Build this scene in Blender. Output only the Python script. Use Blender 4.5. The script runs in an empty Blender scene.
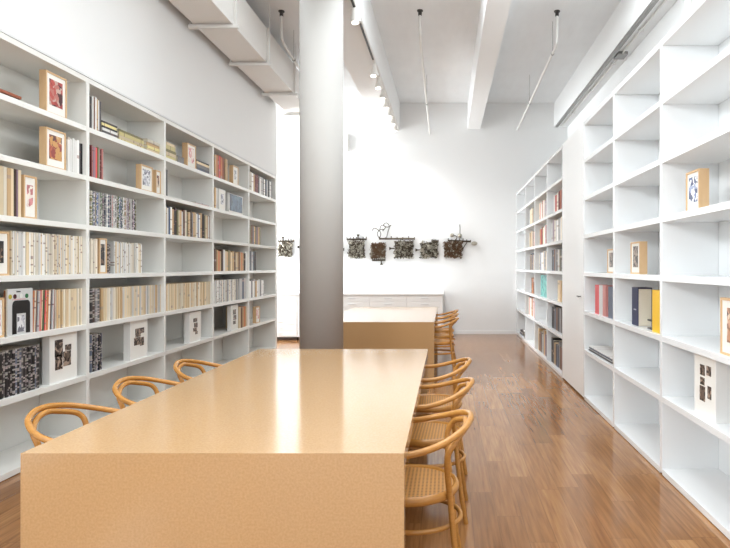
import bpy, bmesh, math, random
from mathutils import Vector, Matrix
S = bpy.context.scene
C = S.collection
PI = math.pi
F = 600.0; VX = 447.0; VY = 266.5; H = 1.40
XL = -2.89; XR = 1.44; YW = 12.44; ZC = 4.79; DEP = 0.40

# ------------------------------------------------------------------ materials
def srgb(c):
    return tuple(((v/255)/12.92 if v/255 <= .04045 else ((v/255+.055)/1.055)**2.4) for v in c)
class N:
    def __init__(s, name):
        s.m = bpy.data.materials.new(name); s.m.use_nodes = True
        s.t = s.m.node_tree; s.b = s.t.nodes['Principled BSDF']
    def n(s, typ, **kw):
        x = s.t.nodes.new(typ)
        for k, v in kw.items(): setattr(x, k, v)
        return x
    def l(s, a, b): s.t.links.new(a, b)
    def math(s, op, a, b=None, c=None):
        x = s.n('ShaderNodeMath', operation=op)
        for i, v in enumerate((a, b, c)):
            if v is None: continue
            if isinstance(v, (int, float)): x.inputs[i].default_value = v
            else: s.l(v, x.inputs[i])
        return x.outputs[0]
    def mix(s, f, a, b, bt='MIX'):
        x = s.n('ShaderNodeMix', data_type='RGBA', blend_type=bt)
        for i, v in ((0, f), (6, a), (7, b)):
            if isinstance(v, (int, float)): x.inputs[i].default_value = v
            elif isinstance(v, tuple): x.inputs[i].default_value = (*v, 1)
            else: s.l(v, x.inputs[i])
        return x.outputs[2]
    def coord(s, which='Object'): return s.n('ShaderNodeTexCoord').outputs[which]
    def noise(s, vec, scale, detail=2, sc=None):
        if sc:
            mp = s.n('ShaderNodeMapping'); mp.inputs['Scale'].default_value = sc; s.l(vec, mp.inputs[0]); vec = mp.outputs[0]
        x = s.n('ShaderNodeTexNoise'); x.inputs['Scale'].default_value = scale; x.inputs['Detail'].default_value = detail
        s.l(vec, x.inputs['Vector']); return x.outputs['Fac']
    def ramp(s, f, stops, interp='LINEAR'):
        x = s.n('ShaderNodeValToRGB'); x.color_ramp.interpolation = interp
        e = x.color_ramp.elements
        while len(e) < len(stops): e.new(.5)
        for i, (p, c) in enumerate(stops): e[i].position = p; e[i].color = (*c, 1)
        s.l(f, x.inputs[0]); return x.outputs[0]
    def bump(s, h, st, d=.01):
        x = s.n('ShaderNodeBump'); x.inputs['Strength'].default_value = st; x.inputs['Distance'].default_value = d
        s.l(h, x.inputs['Height']); s.l(x.outputs[0], s.b.inputs['Normal'])
def plain(name, c, rough=.5, metal=0, var=.04, scale=6, coat=0):
    q = N(name); col = srgb(c)
    f = q.noise(q.coord(), scale, 3)
    q.l(q.mix(f, tuple(v*(1-var) for v in col), tuple(min(1, v*(1+var)) for v in col)), q.b.inputs['Base Color'])
    q.b.inputs['Roughness'].default_value = rough; q.b.inputs['Metallic'].default_value = metal
    if coat: q.b.inputs['Coat Weight'].default_value = coat; q.b.inputs['Coat Roughness'].default_value = .08
    return q.m
M = {}
M['wall'] = plain('wall_paint', (240,240,239), .85, var=.012, scale=1.2)
M['column'] = plain('column_paint', (182,178,173), .8, var=.02, scale=2)
M['shelf'] = plain('white_lacquer', (238,237,232), .28, var=.008, scale=2)
M['shelfr'] = plain('white_gloss_lacquer', (240,241,241), .2, var=.006, scale=2)
M['door'] = plain('door_paint', (240,240,239), .35, var=.006, scale=2)
M['skirt'] = plain('dark_plinth', (66,46,32), .5)
M['duct'] = plain('painted_duct', (232,228,223), .55, var=.02, scale=2)
M['pipe'] = plain('painted_pipe', (228,226,222), .5)
M['metal'] = plain('grey_metal', (150,148,145), .4, .6)
M['black'] = plain('black_metal', (58,56,54), .45)
M['lamp'] = plain('white_lamp_body', (226,222,216), .4)
M['cabinet'] = plain('white_cabinet', (236,236,234), .5, var=.006)
M['cabtop'] = plain('cabinet_top', (238,237,235), .4, var=.006)
M['gap'] = plain('drawer_edge', (222,223,223), .6)
M['bronze1'] = plain('dark_bronze', (78,68,56), .38, .75, var=.5, scale=60)
M['bronze2'] = plain('pale_bronze', (176,170,156), .32, .8, var=.4, scale=60)
M['bronze3'] = plain('brown_bronze', (98,74,54), .4, .7, var=.5, scale=60)
M['mat'] = plain('mat_board', (240,237,230), .8, var=.01)
M['whiteframe'] = plain('white_frame', (238,236,232), .45, var=.01)
M['pages'] = plain('paper_edges', (226,216,196), .9, var=.08, scale=200)
# ceiling: painted board-marked concrete
q = N('ceiling_paint'); co = q.coord()
f = q.noise(co, 1.4, 6); g = q.noise(co, 9, 4, (1,.25,1))
c1 = q.mix(f, srgb((236,238,239)), srgb((246,248,249)))
q.l(q.mix(q.math('MULTIPLY', g, .25), c1, srgb((206,205,204))), q.b.inputs['Base Color']); q.b.inputs['Roughness'].default_value = .85
q.bump(g, .25, .02); M['ceil'] = q.m
# floor: oak planks running down the room
q = N('oak_plank_floor'); co = q.coord(); sp = q.n('ShaderNodeSeparateXYZ'); q.l(co, sp.inputs[0])
row = q.math('FLOOR', q.math('DIVIDE', sp.outputs[0], .14))
wn = q.n('ShaderNodeTexWhiteNoise', noise_dimensions='1D'); q.l(row, wn.inputs['W'])
yy = q.math('ADD', q.math('DIVIDE', sp.outputs[1], .95), q.math('MULTIPLY', wn.outputs[0], 7.3))
idx = q.math('FLOOR', yy)
cb = q.n('ShaderNodeCombineXYZ'); q.l(row, cb.inputs[0]); q.l(idx, cb.inputs[1])
w2 = q.n('ShaderNodeTexWhiteNoise', noise_dimensions='3D'); q.l(cb.outputs[0], w2.inputs['Vector'])
base = q.ramp(w2.outputs[0], [(0, srgb((142,95,52))), (.35, srgb((156,108,62))), (.7, srgb((164,116,70))), (1, srgb((184,136,86)))])
off = q.n('ShaderNodeVectorMath', operation='MULTIPLY_ADD'); q.l(w2.outputs[1], off.inputs[0]); off.inputs[1].default_value = (9,9,9); q.l(co, off.inputs[2])
gr = q.noise(off.outputs[0], 13, 4, (4.5,.22,1)); g2 = q.noise(off.outputs[0], 3, 3, (3,.6,1))
col = q.mix(q.math('MINIMUM', q.math('MAXIMUM', q.math('MULTIPLY_ADD', gr, 1.7, -.5), 0.0), 1.0), base, q.mix(1.0, base, srgb((150,108,74)), 'MULTIPLY'))
col = q.mix(q.math('MULTIPLY', g2, .4), col, srgb((176,128,82)))
fx = q.math('FRACT', q.math('DIVIDE', sp.outputs[0], .14)); fy = q.math('FRACT', yy)
ex = q.math('LESS_THAN', q.math('MINIMUM', fx, q.math('SUBTRACT', 1.0, fx)), .012)
ey = q.math('LESS_THAN', q.math('MINIMUM', fy, q.math('SUBTRACT', 1.0, fy)), .0018)
ed = q.math('MAXIMUM', ex, ey)
q.l(q.mix(q.math('MULTIPLY', ed, .45), col, srgb((92,60,38))), q.b.inputs['Base Color'])
q.l(q.math('MULTIPLY_ADD', g2, .10, .10), q.b.inputs['Roughness'])
q.b.inputs['IOR'].default_value = 1.5; M["floor"] = q.m
# table laminate: fine speckle
q = N('speckled_table_surface'); co = q.coord()
f = q.noise(co, 120, 3); g = q.noise(co, 45, 2)
c1 = q.ramp(f, [(.35, srgb((184,145,100))), (.65, srgb((197,158,113)))])
q.l(q.mix(q.math('MULTIPLY', g, .4), c1, srgb((190,151,106))), q.b.inputs['Base Color'])
q.b.inputs['Roughness'].default_value = .13; q.b.inputs['IOR'].default_value = 2.05; M['table'] = q.m
# bentwood
def wood(name, a, b, rough=.3, sc=(1,1,6)):
    q = N(name); co = q.coord(); f = q.noise(co, 30, 3, sc)
    q.l(q.mix(f, srgb(a), srgb(b)), q.b.inputs['Base Color']); q.b.inputs['Roughness'].default_value = rough; return q.m
M['bent'] = wood('honey_bentwood', (170,112,48), (204,148,76), .24)
M['framew'] = wood('pale_frame_wood', (206,168,124), (222,188,146), .5, (1,1,.3))
# cane weave with real gaps shown as dark specks of the open weave
q = N('woven_cane'); co = q.coord(); sp = q.n('ShaderNodeSeparateXYZ'); q.l(co, sp.inputs[0])
def tri(o): return q.math('ABSOLUTE', q.math('SUBTRACT', q.math('FRACT', q.math('MULTIPLY', o, 58.0)), .5))
hole = q.math('MULTIPLY', q.math('LESS_THAN', tri(sp.outputs[0]), .24), q.math('LESS_THAN', tri(sp.outputs[1]), .24))
q.l(q.mix(hole, srgb((190,134,66)), srgb((84,50,22))), q.b.inputs['Base Color'])
q.b.inputs['Roughness'].default_value = .5; M['cane'] = q.m
# book spines: colour comes from each object; printed bands from noise along the spine
def spine(name, amt, dens, dark, lite=(170,156,140), rough=.5, var=.3):
    q = N(name); oi = q.n('ShaderNodeObjectInfo'); co = q.coord('Object'); sp = q.n('ShaderNodeSeparateXYZ'); q.l(co, sp.inputs[0])
    cb = q.n('ShaderNodeCombineXYZ')
    q.l(q.math('FLOOR', q.math('MULTIPLY', sp.outputs[2], dens)), cb.inputs[2])
    q.l(q.math('MULTIPLY', oi.outputs['Random'], 97.0), cb.inputs[0])
    w = q.n('ShaderNodeTexWhiteNoise', noise_dimensions='3D'); q.l(cb.outputs[0], w.inputs['Vector'])
    on = q.math('GREATER_THAN', w.outputs[0], 1-amt)
    sc = q.n('ShaderNodeSeparateColor'); q.l(w.outputs[1], sc.inputs[0])
    tint = q.mix(.93, w.outputs[1], q.mix(sc.outputs[0], srgb(dark), srgb(lite)))
    c = q.mix(q.math('MULTIPLY', on, .72), oi.outputs['Color'], tint)
    rv = q.math('MULTIPLY_ADD', oi.outputs['Random'], var, 1.02-var*.66)
    hs = q.n('ShaderNodeHueSaturation'); q.l(rv, hs.inputs['Value']); q.l(c, hs.inputs['Color'])
    q.l(hs.outputs[0], q.b.inputs['Base Color']); q.b.inputs['Roughness'].default_value = rough; return q.m
M['spine'] = spine('printed_spine', .05, 90, (150,136,120), (120,90,80), var=.44)
M['plainspine'] = spine('plain_spine', .03, 40, (140,120,100))
M['busy'] = spine('patterned_magazine_spine', .5, 95, (60,58,62), (225,222,216), var=.6)
M['busydark'] = spine('dark_patterned_magazine_spine', .36, 95, (24,22,24), (196,190,184), .4, .5)
def flat(name, c, rough=.6): 
    if name not in M: M[name] = plain(name, c, rough, var=.03, scale=40)
    return M[name]
def picture(name, cols, scale=26):
    q = N(name); v = q.n('ShaderNodeTexVoronoi'); v.inputs['Scale'].default_value = scale; co = q.coord()
    oi = q.n('ShaderNodeObjectInfo'); ad = q.n('ShaderNodeVectorMath', operation='ADD'); q.l(co, ad.inputs[0]); q.l(oi.outputs['Random'], ad.inputs[1])
    nz = q.n('ShaderNodeTexNoise'); nz.inputs['Scale'].default_value = 14; q.l(ad.outputs[0], nz.inputs['Vector'])
    mx = q.n('ShaderNodeVectorMath', operation='MULTIPLY_ADD'); q.l(nz.outputs['Color'], mx.inputs[0]); mx.inputs[1].default_value = (.12,)*3; q.l(ad.outputs[0], mx.inputs[2])
    q.l(mx.outputs[0], v.inputs['Vector'])
    sr = q.n('ShaderNodeSeparateColor'); q.l(v.outputs['Color'], sr.inputs[0])
    q.l(q.ramp(sr.outputs[0], [(i/len(cols), srgb(c)) for i, c in enumerate(cols)], 'CONSTANT'), q.b.inputs['Base Color'])
    q.b.inputs['Roughness'].default_value = .3; return q.m
P = {
 'red': picture('red_print', [(168,70,68),(190,120,110),(80,44,48),(186,84,76),(200,170,158)]),
 'orange': picture('orange_print', [(184,100,74),(104,66,62),(206,156,96),(150,66,60),(220,196,172)]),
 'pinkish': picture('pale_pink_print', [(236,222,212),(220,150,150),(236,222,212),(240,232,220),(190,120,120)]),
 'dark': picture('dark_print', [(50,42,38),(110,90,76),(30,28,30),(160,140,120)]),
 'bluewhite': picture('blue_print', [(240,240,238),(90,110,160),(240,240,238),(60,70,110),(150,160,190)], 34),
 'grey': picture('grey_print', [(200,200,206),(120,120,130),(230,230,232),(170,170,180)], 40),
 'sepia': picture('sepia_print', [(150,110,90),(220,200,180),(90,70,60),(200,150,120)]),
 'blue': picture('blue_seascape', [(40,66,92),(58,84,110),(34,54,78),(76,104,124)], 14),
 'teal': picture('teal_print', [(90,190,180),(60,160,156),(120,205,190),(40,110,120),(90,190,180)], 22),
 'photo': picture('black_white_photo', [(40,36,34),(110,96,86),(170,150,134),(60,52,48)], 50),
}

# ------------------------------------------------------------------ geometry helpers
def obj(name, bm, mats, parent=None, loc=None, rz=0, smooth=False):
    me = bpy.data.meshes.new(name)
    bmesh.ops.recalc_face_normals(bm, faces=bm.faces)
    bm.to_mesh(me); bm.free()
    for m in (mats if isinstance(mats, (list, tuple)) else [mats]): me.materials.append(m)
    if smooth:
        for p in me.polygons: p.use_smooth = True
        try: me.set_sharp_from_angle(angle=R(40))
        except Exception: pass
    o = bpy.data.objects.new(name, me); C.objects.link(o)
    if parent: o.parent = parent
    if loc: o.location = loc
    o.rotation_euler.z = rz
    return o
def R(d): return d*PI/180
def tag(o, label, cat, group=None, kind=None):
    o['label'] = label; o['category'] = cat
    if group: o['group'] = group
    if kind: o['kind'] = kind
    return o
def thing(name, label, cat, loc, rz=0, group=None):
    o = bpy.data.objects.new(name, None); C.objects.link(o); o.location = loc; o.rotation_euler.z = rz
    o.empty_display_size = .05
    return tag(o, label, cat, group)
def struct(name, bm, m, label=None):
    o = obj(name, bm, m); o['kind'] = 'structure'
    if label: o['label'] = label
    return o
def BM(): return bmesh.new()
def bx(bm, x0, x1, y0, y1, z0, z1, mi=0, bev=0):
    vs = [bm.verts.new(p) for p in ((x0,y0,z0),(x1,y0,z0),(x1,y1,z0),(x0,y1,z0),(x0,y0,z1),(x1,y0,z1),(x1,y1,z1),(x0,y1,z1))]
    fs = [bm.faces.new([vs[i] for i in f]) for f in ((0,3,2,1),(4,5,6,7),(0,1,5,4),(1,2,6,5),(2,3,7,6),(3,0,4,7))]
    for f in fs: f.material_index = mi
    if bev:
        r = bmesh.ops.bevel(bm, geom=list({e for f in fs for e in f.edges}), offset=bev, segments=2, affect='EDGES', profile=.5)
        for f in r['faces']: f.material_index = mi
    return bm
def box(*a, **k): return bx(BM(), *a, **k)
def cyl(bm, p, q, r0, r1=None, n=16, mi=0):
    p = Vector(p); q = Vector(q); r1 = r0 if r1 is None else r1
    d = (q-p).normalized(); u = d.orthogonal().normalized(); v = d.cross(u)
    A = [bm.verts.new(p+(u*math.cos(t)+v*math.sin(t))*r0) for t in (2*PI*i/n for i in range(n))]
    B = [bm.verts.new(q+(u*math.cos(t)+v*math.sin(t))*r1) for t in (2*PI*i/n for i in range(n))]
    fs = [bm.faces.new((A[i], A[(i+1)%n], B[(i+1)%n], B[i])) for i in range(n)]
    fs += [bm.faces.new(A[::-1]), bm.faces.new(B)]
    for f in fs: f.material_index = mi
    return bm
def spline(pts, k=6, closed=False):
    P_ = [Vector(p) for p in pts]; n = len(P_); out = []
    rng = range(n if closed else n-1)
    for i in rng:
        g = (lambda j: P_[j % n]) if closed else (lambda j: P_[max(0, min(n-1, j))])
        a, b, c, d = g(i-1), g(i), g(i+1), g(i+2)
        for s in range(k):
            t = s/k
            out.append(.5*((2*b)+(c-a)*t+(2*a-5*b+4*c-d)*t*t+(3*b-a-3*c+d)*t**3))
    if not closed: out.append(P_[-1])
    return out
def tube(bm, pts, r, n=10, closed=False, rz=None, mi=0):
    m = len(pts); rings = []; prev = None
    for i, p in enumerate(pts):
        if closed: d = pts[(i+1)%m]-pts[i-1]
        else: d = pts[min(m-1, i+1)]-pts[max(0, i-1)]
        d.normalize()
        if prev is None: u = d.orthogonal().normalized() if not closed else (Vector((0,0,1))-d*d.z).normalized()
        else: u = (prev-d*prev.dot(d)).normalized()
        prev = u; v = d.cross(u)
        rr = r(i/(m-1)) if callable(r) else r
        rings.append([bm.verts.new(p+(u*math.cos(t))*(rz or rr)+v*math.sin(t)*rr) for t in (2*PI*j/n for j in range(n))])
    for i in range(m if closed else m-1):
        A, B = rings[i], rings[(i+1)%m]
        for j in range(n): bm.faces.new((A[j], A[(j+1)%n], B[(j+1)%n], B[j])).material_index = mi
    if not closed: bm.faces.new(rings[0][::-1]); bm.faces.new(rings[-1])
    return bm
def copy_tree(o):
    c = o.copy(); C.objects.link(c)
    for ch in [x for x in o.children]:
        d = copy_tree(ch); d.parent = c
    return c

# ------------------------------------------------------------------ the room
YB = -4.5
struct('floor', box(-7.2, 2.7, YB-.2, YW+.2, -.12, 0), M['floor'], 'oak plank floor running down the length of the room')
b = box(-7.2, 2.7, 6.8, YW+.2, ZC, ZC+.2); bx(b, -7.2, 2.7, YB-.2, -3, ZC, ZC+.2)
for x0, x1 in ((-7.2,-2.1), (-1.43,-.975+.1), (.35,.75), (2.1,2.7)): bx(b, x0, x1, -3, 6.8, ZC, ZC+.2)  # gaps left open for the added roof lights
struct('ceiling', b, M['ceil'], 'white painted concrete ceiling')
struct('wall_far', box(-7.2, 2.7, YW, YW+.2, 0, ZC), M['wall'], 'white far wall')
b = box(XL-.56, XL-DEP, 3.6, 10.2, 0, ZC); bx(b, XL-.56, XL-DEP, 2.2, 3.6, 0, 3.0); bx(b, XL-.56, XL-DEP, 2.2, 3.6, 4.05, ZC); bx(b, XL-DEP, XL, 3.6, 10.2, 2.94, ZC); bx(b, XL-DEP, XL, 2.2, 3.6, 2.94, 3.0); bx(b, XL-DEP, XL, 2.2, 3.6, 4.05, ZC); bx(b, XL-DEP, XL, 10.155, 10.2, 0, 2.94)  # high opening over the near bay, out of view, added to let fill in
struct('wall_left', b, M['wall'], 'white wall above the left bookcase')
b = box(XL-.56, XL, YB, 2.2, 0, .9); bx(b, XL-.56, XL, YB, 2.2, 4.3, ZC); bx(b, XL-.56, XL, YB, -3.9, .9, 4.3); bx(b, XL-.56, XL, 1.6, 2.2, .9, 3.0); bx(b, XL-.56, XL, 1.6, 2.2, 4.05, 4.3)
struct('wall_left_front', b, M['wall'])
b = box(2.5, 2.7, YB, YW, 0, 3.1); bx(b, 2.5, 2.7, YB, YW, 4.25, ZC); bx(b, 2.5, 2.7, YB, -3.5, 3.1, 4.25); bx(b, 2.5, 2.7, 6.3, YW, 3.1, 4.25)
struct('wall_right', b, M['wall'], 'white wall behind the right bookcase')
struct('wall_annex', box(-7.2, XL-.56, 10.0, 10.2, 0, ZC), M['wall'])
b = box(-7.2, -7.0, 10.2, YW, 0, .8); bx(b, -7.2, -7.0, 10.2, YW, 4.4, ZC)
struct('wall_annex_side', b, M['wall'])
b = box(XL-.56, 2.7, YB-.2, YB, 0, .6); bx(b, XL-.56, 2.7, YB-.2, YB, 4.4, ZC)
for x0, x1 in ((XL-.56, XL), (-.5, .1), (2.1, 2.7)): bx(b, x0, x1, YB-.2, YB, .6, 4.4)
struct('wall_back', b, M['wall'])
def window(name, axis, at, a0, a1, z0, z1, nv):
    b = BM(); t = .06
    def pc(u0, u1, w0, w1):
        if axis == 'y': bx(b, u0, u1, at-.04, at+.04, w0, w1)
        else: bx(b, at-.04, at+.04, u0, u1, w0, w1)
    pc(a0, a1, z0, z0+t); pc(a0, a1, z1-t, z1)
    for i in range(nv+1):
        u = a0+(a1-a0-t)*i/nv; pc(u, u+t, z0+t, z1-t)
    o = struct(name, b, M['shelf'], 'unseen white framed window')
for k, (x0, x1) in enumerate(((-2.1,-1.43),(-.875,.35),(.75,2.1))):  # added roof lights, out of view, to bring light from above
    b = BM()
    for i in range(7): bx(b, x0, x1, -3+1.62*i, -3+1.62*i+.08, ZC+.05, ZC+.13)
    struct(f'window_{5+k}', b, M['shelf'], 'white frame of an added, unseen roof light')
window('window_1', 'y', YB-.1, XL, -.5, .6, 4.4, 3); window('window_2', 'y', YB-.1, .1, 2.1, .6, 4.4, 2)
window('window_8', 'x', 2.6, -3.5, 6.3, 3.1, 4.25, 8)  # added high window, out of view, to light the left wall
window('window_3', 'x', XL-.3, -3.9, 1.6, .9, 4.3, 4); window('window_4', 'x', -7.1, 10.2, YW, .8, 4.4, 2)
# ceiling beams
struct('trim_1', box(.428, .69, YB, YW, 4.25, ZC), M['wall'], 'white ceiling beam in the middle of the room')
struct('trim_2', box(-1.43, -.975, YB, YW, 4.23, ZC), M['wall'], 'white ceiling beam above the column and track lights')
struct('trim_3', box(2.22, 2.5, YB, YW, 4.29, ZC), M['wall'], 'white ceiling beam along the right wall')
struct('baseboard_far', box(-3.4, XR, YW-.015, YW, 0, .07), M['wall'])
# round column
b = BM(); cyl(b, (-1.255, 6.0, 0), (-1.255, 6.0, 4.228), .215, n=64)
struct('column', b, M['column'], 'round grey-white concrete column between the two tables')
for p in bpy.data.objects['column'].data.polygons: p.use_smooth = len(p.vertices) == 4

# ------------------------------------------------------------------ bookcases
ROWS = [.045, .53, .935, 1.34, 1.735, 2.13, 2.525]     # top face of every board
TOP = 2.92; T = .04
ZL = [2.25, 3.52, 4.83, 6.15, 7.42, 8.76, 10.13]
ZRn = [1.75, 2.9, 4.04, 5.19, 6.31]
ZRf = [7.49, 8.66, 9.87, 11.07, 12.42]
def bookcase(label, side, zs, mat, toe=True, ut=.04):
    x = XL if side < 0 else XR
    root = thing('bookcase', label, 'bookcase', (x, zs[0], 0), 0, None)
    def o(name, x0, x1, y0, y1, z0, z1, m=mat, bev=.0015):
        if side < 0: x0, x1 = -x1, -x0
        return obj(name, box(x0, x1, y0-zs[0], y1-zs[0], z0, z1, bev=bev), m, root)
    for z in zs: o('upright', 0, DEP-.021, z-ut/2, z+ut/2, .02, TOP-T)
    for a, c in zip(zs[:-1], zs[1:]):
        for h in ROWS: o('shelf', .0005, DEP-.021, a+ut/2, c-ut/2, h-T, h)
    o('top_board', 0, DEP-.02, zs[0]-ut/2, zs[-1]+ut/2, TOP-T, TOP)
    o('back_panel', DEP-.02, DEP-.002, zs[0]-ut/2, zs[-1]+ut/2, .02, TOP)
    o('plinth', .02, .04, zs[0]-ut/2, zs[-1]+ut/2, 0, .0195, M['skirt'], 0)
    return root
bookcase('long white built-in bookcase on the left wall, full of magazines', -1, ZL, M['shelf'])
bookcase('tall glossy white bookcase at near right with mostly empty bays', 1, ZRn, M['shelfr'])
bookcase('white bookcase at far right against the far wall, holding coloured books', 1, ZRf, M['shelfr'], ut=.035)
# narrow grey strip coloured to stand in for the shadow gap above the left bookcase
struct('trim_shadow_gap', box(XL-.05, XL+.004, 2.25, 10.13, 2.922, 2.938), M['gap'], 'thin grey strip standing in for the shadow gap above the left bookcase')
# white closed door panel between the right bookcases
d = struct('door_1', box(XR, XR+.05, 6.332, 7.470, .02, TOP, bev=.002), M['door'], 'flush white door panel between the two right bookcases')
b = BM(); cyl(b, (0,0,0), (-.035,0,0), .007, n=10); bx(b, -.045, -.033, -.07, .012, -.009, .009, bev=.003)
h = obj('door_handle', b, M['metal'], d, (XR-.0005, 6.45, 1.08)); h['label'] = 'small metal lever handle'
struct('door_frame', box(XR+.05, XR+DEP-.001, 6.332, 7.470, .02, TOP, bev=0), M['door']); bpy.data.objects['door_frame'].name = 'wall_right_pier'
struct('baseboard_right', box(XR+.02, XR+.04, 6.332, 7.47, 0, .02), M['skirt'])

# ------------------------------------------------------------------ tables
def table(label, y0, y1):
    x0, x1 = -1.507, -.152; L = y1-y0
    t = thing('long_table', label, 'table', (x0, y0, 0))
    W = x1-x0
    obj('tabletop', box(0, W, 0, L, .68, .74), M['table'], t)
    obj('end_panel', box(0, W, 0, .07, 0, .68), M['table'], t)
    obj('end_panel', box(0, W, L-.07, L, 0, .68), M['table'], t)
table('long beige speckled table nearest the camera with a glossy top', 2.12, 4.80)
table('beige speckled table behind the round column', 7.13, 9.78)

# ------------------------------------------------------------------ chairs
def make_chair():
    t = thing('bentwood_armchair', 'x', 'chair', (0,0,0))
    b = BM(); n = 40
    ring = [b.verts.new((.196*math.cos(2*PI*i/n), .196*math.sin(2*PI*i/n), .456)) for i in range(n)]
    low = [b.verts.new((v.co.x, v.co.y, .450)) for v in ring]
    b.faces.new(ring); b.faces.new(low[::-1])
    for i in range(n): b.faces.new((ring[i], low[i], low[(i+1)%n], ring[(i+1)%n]))
    obj('seat', b, M['cane'], t)['label'] = 'woven cane seat'
    pts = [Vector((.205*math.cos(2*PI*i/48), .205*math.sin(2*PI*i/48), .446)) for i in range(48)]
    obj('seat_rim', tube(BM(), pts, .014, 10, True, rz=.02), M['bent'], t, smooth=True)
    def sym(half): return half + [(x, -y, z) for x, y, z in half[-2::-1]]
    arm = sym([(.085,.2,.45),(.13,.232,.51),(.155,.256,.575),(.14,.268,.625),(.085,.272,.65),(-.03,.268,.66),(-.14,.238,.688),(-.225,.16,.722),(-.262,.07,.741),(-.27,0,.745)])
    obj('arm_rail', tube(BM(), spline(arm, 7), .0138, 12), M['bent'], t, smooth=True)
    leg = sym([(-.235,.165,0),(-.2,.158,.22),(-.178,.147,.44),(-.168,.163,.54),(-.168,.182,.625),(-.198,.168,.68),(-.24,.08,.712),(-.247,0,.726)])
    obj('back_frame', tube(BM(), spline(leg, 7), .013, 12), M['bent'], t, smooth=True)
    for s in (-1, 1):
        obj('leg', tube(BM(), spline([(.14,.125*s,.435),(.152,.138*s,.3),(.17,.158*s,0)], 5), lambda u: .016-.005*u, 12), M['bent'], t, smooth=True)
    pts = [Vector((-.02+.205*math.cos(2*PI*i/48), .185*math.sin(2*PI*i/48), .315)) for i in range(48)]
    obj('stretcher', tube(BM(), pts, .0105, 10, True), M['bent'], t, smooth=True)
    return t
proto = make_chair(); first = True
CH = [(-.165,2.63,180,'honey bentwood armchair with cane seat, nearest on the aisle side of the near table'),
 (-.125,3.44,178,'middle bentwood armchair of the three on the aisle side of the near table'),
 (-.11,4.20,181,'farthest bentwood armchair of the three on the aisle side of the near table'),
 (-1.605,2.78,2,'bentwood armchair between left bookcase and near table, nearest the camera'),
 (-1.60,3.46,-2,'middle bentwood armchair between the left bookcase and the near table'),
 (-1.57,4.13,1,'bentwood armchair between left bookcase and near table, closest to the column'),
 (-.13,7.62,180,'bentwood armchair at the far table, nearest of its row'),
 (-.12,8.30,178,'middle bentwood armchair in the row at the far table'),
 (-.11,8.98,181,'bentwood armchair at the far table, closest to the plan chests')]
for i, (x, y, a, lab) in enumerate(CH):
    o = proto if i == 0 else copy_tree(proto)
    o.location = (x, y, 0); o.rotation_euler.z = R(a); o['label'] = lab
    o['group'] = ('bentwood chairs along the aisle side of the near table', 'bentwood chairs on the left side of the near table', 'bentwood chairs at the far table')[i//3]

# ------------------------------------------------------------------ plan chests on the far wall
xs = [-.08-.69*i for i in range(8)]
for i in range(6):
    x1 = xs[i]-.001; x0 = xs[i+1]+.001
    lab = 'white plan chest with flat drawers at the right end of the row' if i == 0 else \
          ('white plan chest with flat drawers, second from the right end' if i == 1 else
           'white plan chest with flat drawers, third from the right end' if i == 2 else
           'white plan chest with flat drawers seen left of the round column' if i == 4 else
           'white plan chest with flat drawers mostly hidden by the round column' if i == 3 else 'white plan chest at the left end of the row by the bookcase')
    t = thing('plan_chest', lab, 'cabinet', (x0, 11.38, 0), 0, 'plan chests along the far wall')
    W = x1-x0; D = YW-11.38-.02
    obj('body', box(0, W, .004, D, .06, .855), M['cabinet'], t)
    obj('plinth', box(.01, W-.01, .04, D, 0, .06), M['skirt'], t)
    nd = 7
    for k in range(nd):
        z = .075+k*(.78/nd)
        dr = obj('drawer', box(.004, W-.004, -.016, .0035, z, z+.78/nd-.004, bev=.001), M['cabinet'], t)
        b = BM(); bx(b, W/2-.075, W/2+.075, -.026, -.0165, z+.045, z+.065, bev=.003)
        obj('handle', b, M['gap'], dr)
tag(obj('countertop', box(-.08-.69*6-.02, -.06, 11.345, YW-.005, .857, .89, bev=.003), M['cabtop']), 'long white worktop over the row of plan chests', 'countertop')

# ------------------------------------------------------------------ ducts, pipes, track lights
t = thing('ventilation_duct', 'square white ventilation duct hung along the left wall near the ceiling', 'duct', (-2.56, YB, 4.05))
Ld = 11.6-YB
obj('duct_body', box(-.215, .215, .3, Ld, 0, .45, bev=.004), M['duct'], t)
for y in (2.6, 3.9, 5.25, 6.56, 7.78, 9.14, 10.35):
    yy = y-YB
    b = BM(); bx(b, -.235, .235, yy+.03, yy+.07, -.014, -.001); bx(b, -.235, -.216, yy+.03, yy+.07, -.014, .46); bx(b, .216, .235, yy+.03, yy+.07, -.014, .46); bx(b, -.235, .235, yy+.03, yy+.07, .451, .465)
    obj('flange', b, M['duct'], t)
    b = BM(); bx(b, -.26, .29, yy-.03, yy+.012, -.05, -.0145, bev=.003)
    for s in (-.245, .262): cyl(b, (s, yy-.01, -.04), (s, yy-.01, ZC-4.05), .006, n=8)
    obj('hanger', b, M['pipe'], t)
def pipe(label, x, y0, z0, y1, z1, rods):
    t = thing('sprinkler_pipe', label, 'pipe', (x, y0, ZC), 0, None)
    pts = [(0,0,-.03),(0,0,z0-ZC+.12),(0,.03,z0-ZC+.03),(0,.12,z0-ZC),(0,y1-y0,z1-ZC)]
    b = BM(); pl = [Vector(p) for p in pts]; tube(b, pl, .018, 10)
    obj('pipe', b, M['pipe'], t, smooth=True)
    b = BM(); cyl(b, (0,0,-.07), (0,0,0), .024, n=14); cyl(b, (0,0,-.012), (0,0,0), .04, n=14)
    o = obj('ceiling_fitting', b, M['black'], t); o['label'] = 'small dark ceiling fitting'
    for y in rods:
        z = z0+(z1-z0)*(y-y0)/(y1-y0)
        b = BM(); cyl(b, (0, y-y0, z-ZC+.02), (0, y-y0, 0), .003, n=6); cyl(b, (0, y-y0-.012, z-ZC), (0, y-y0+.012, z-ZC), .023, n=12)
        obj('hanger', b, M['metal'], t)
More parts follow.
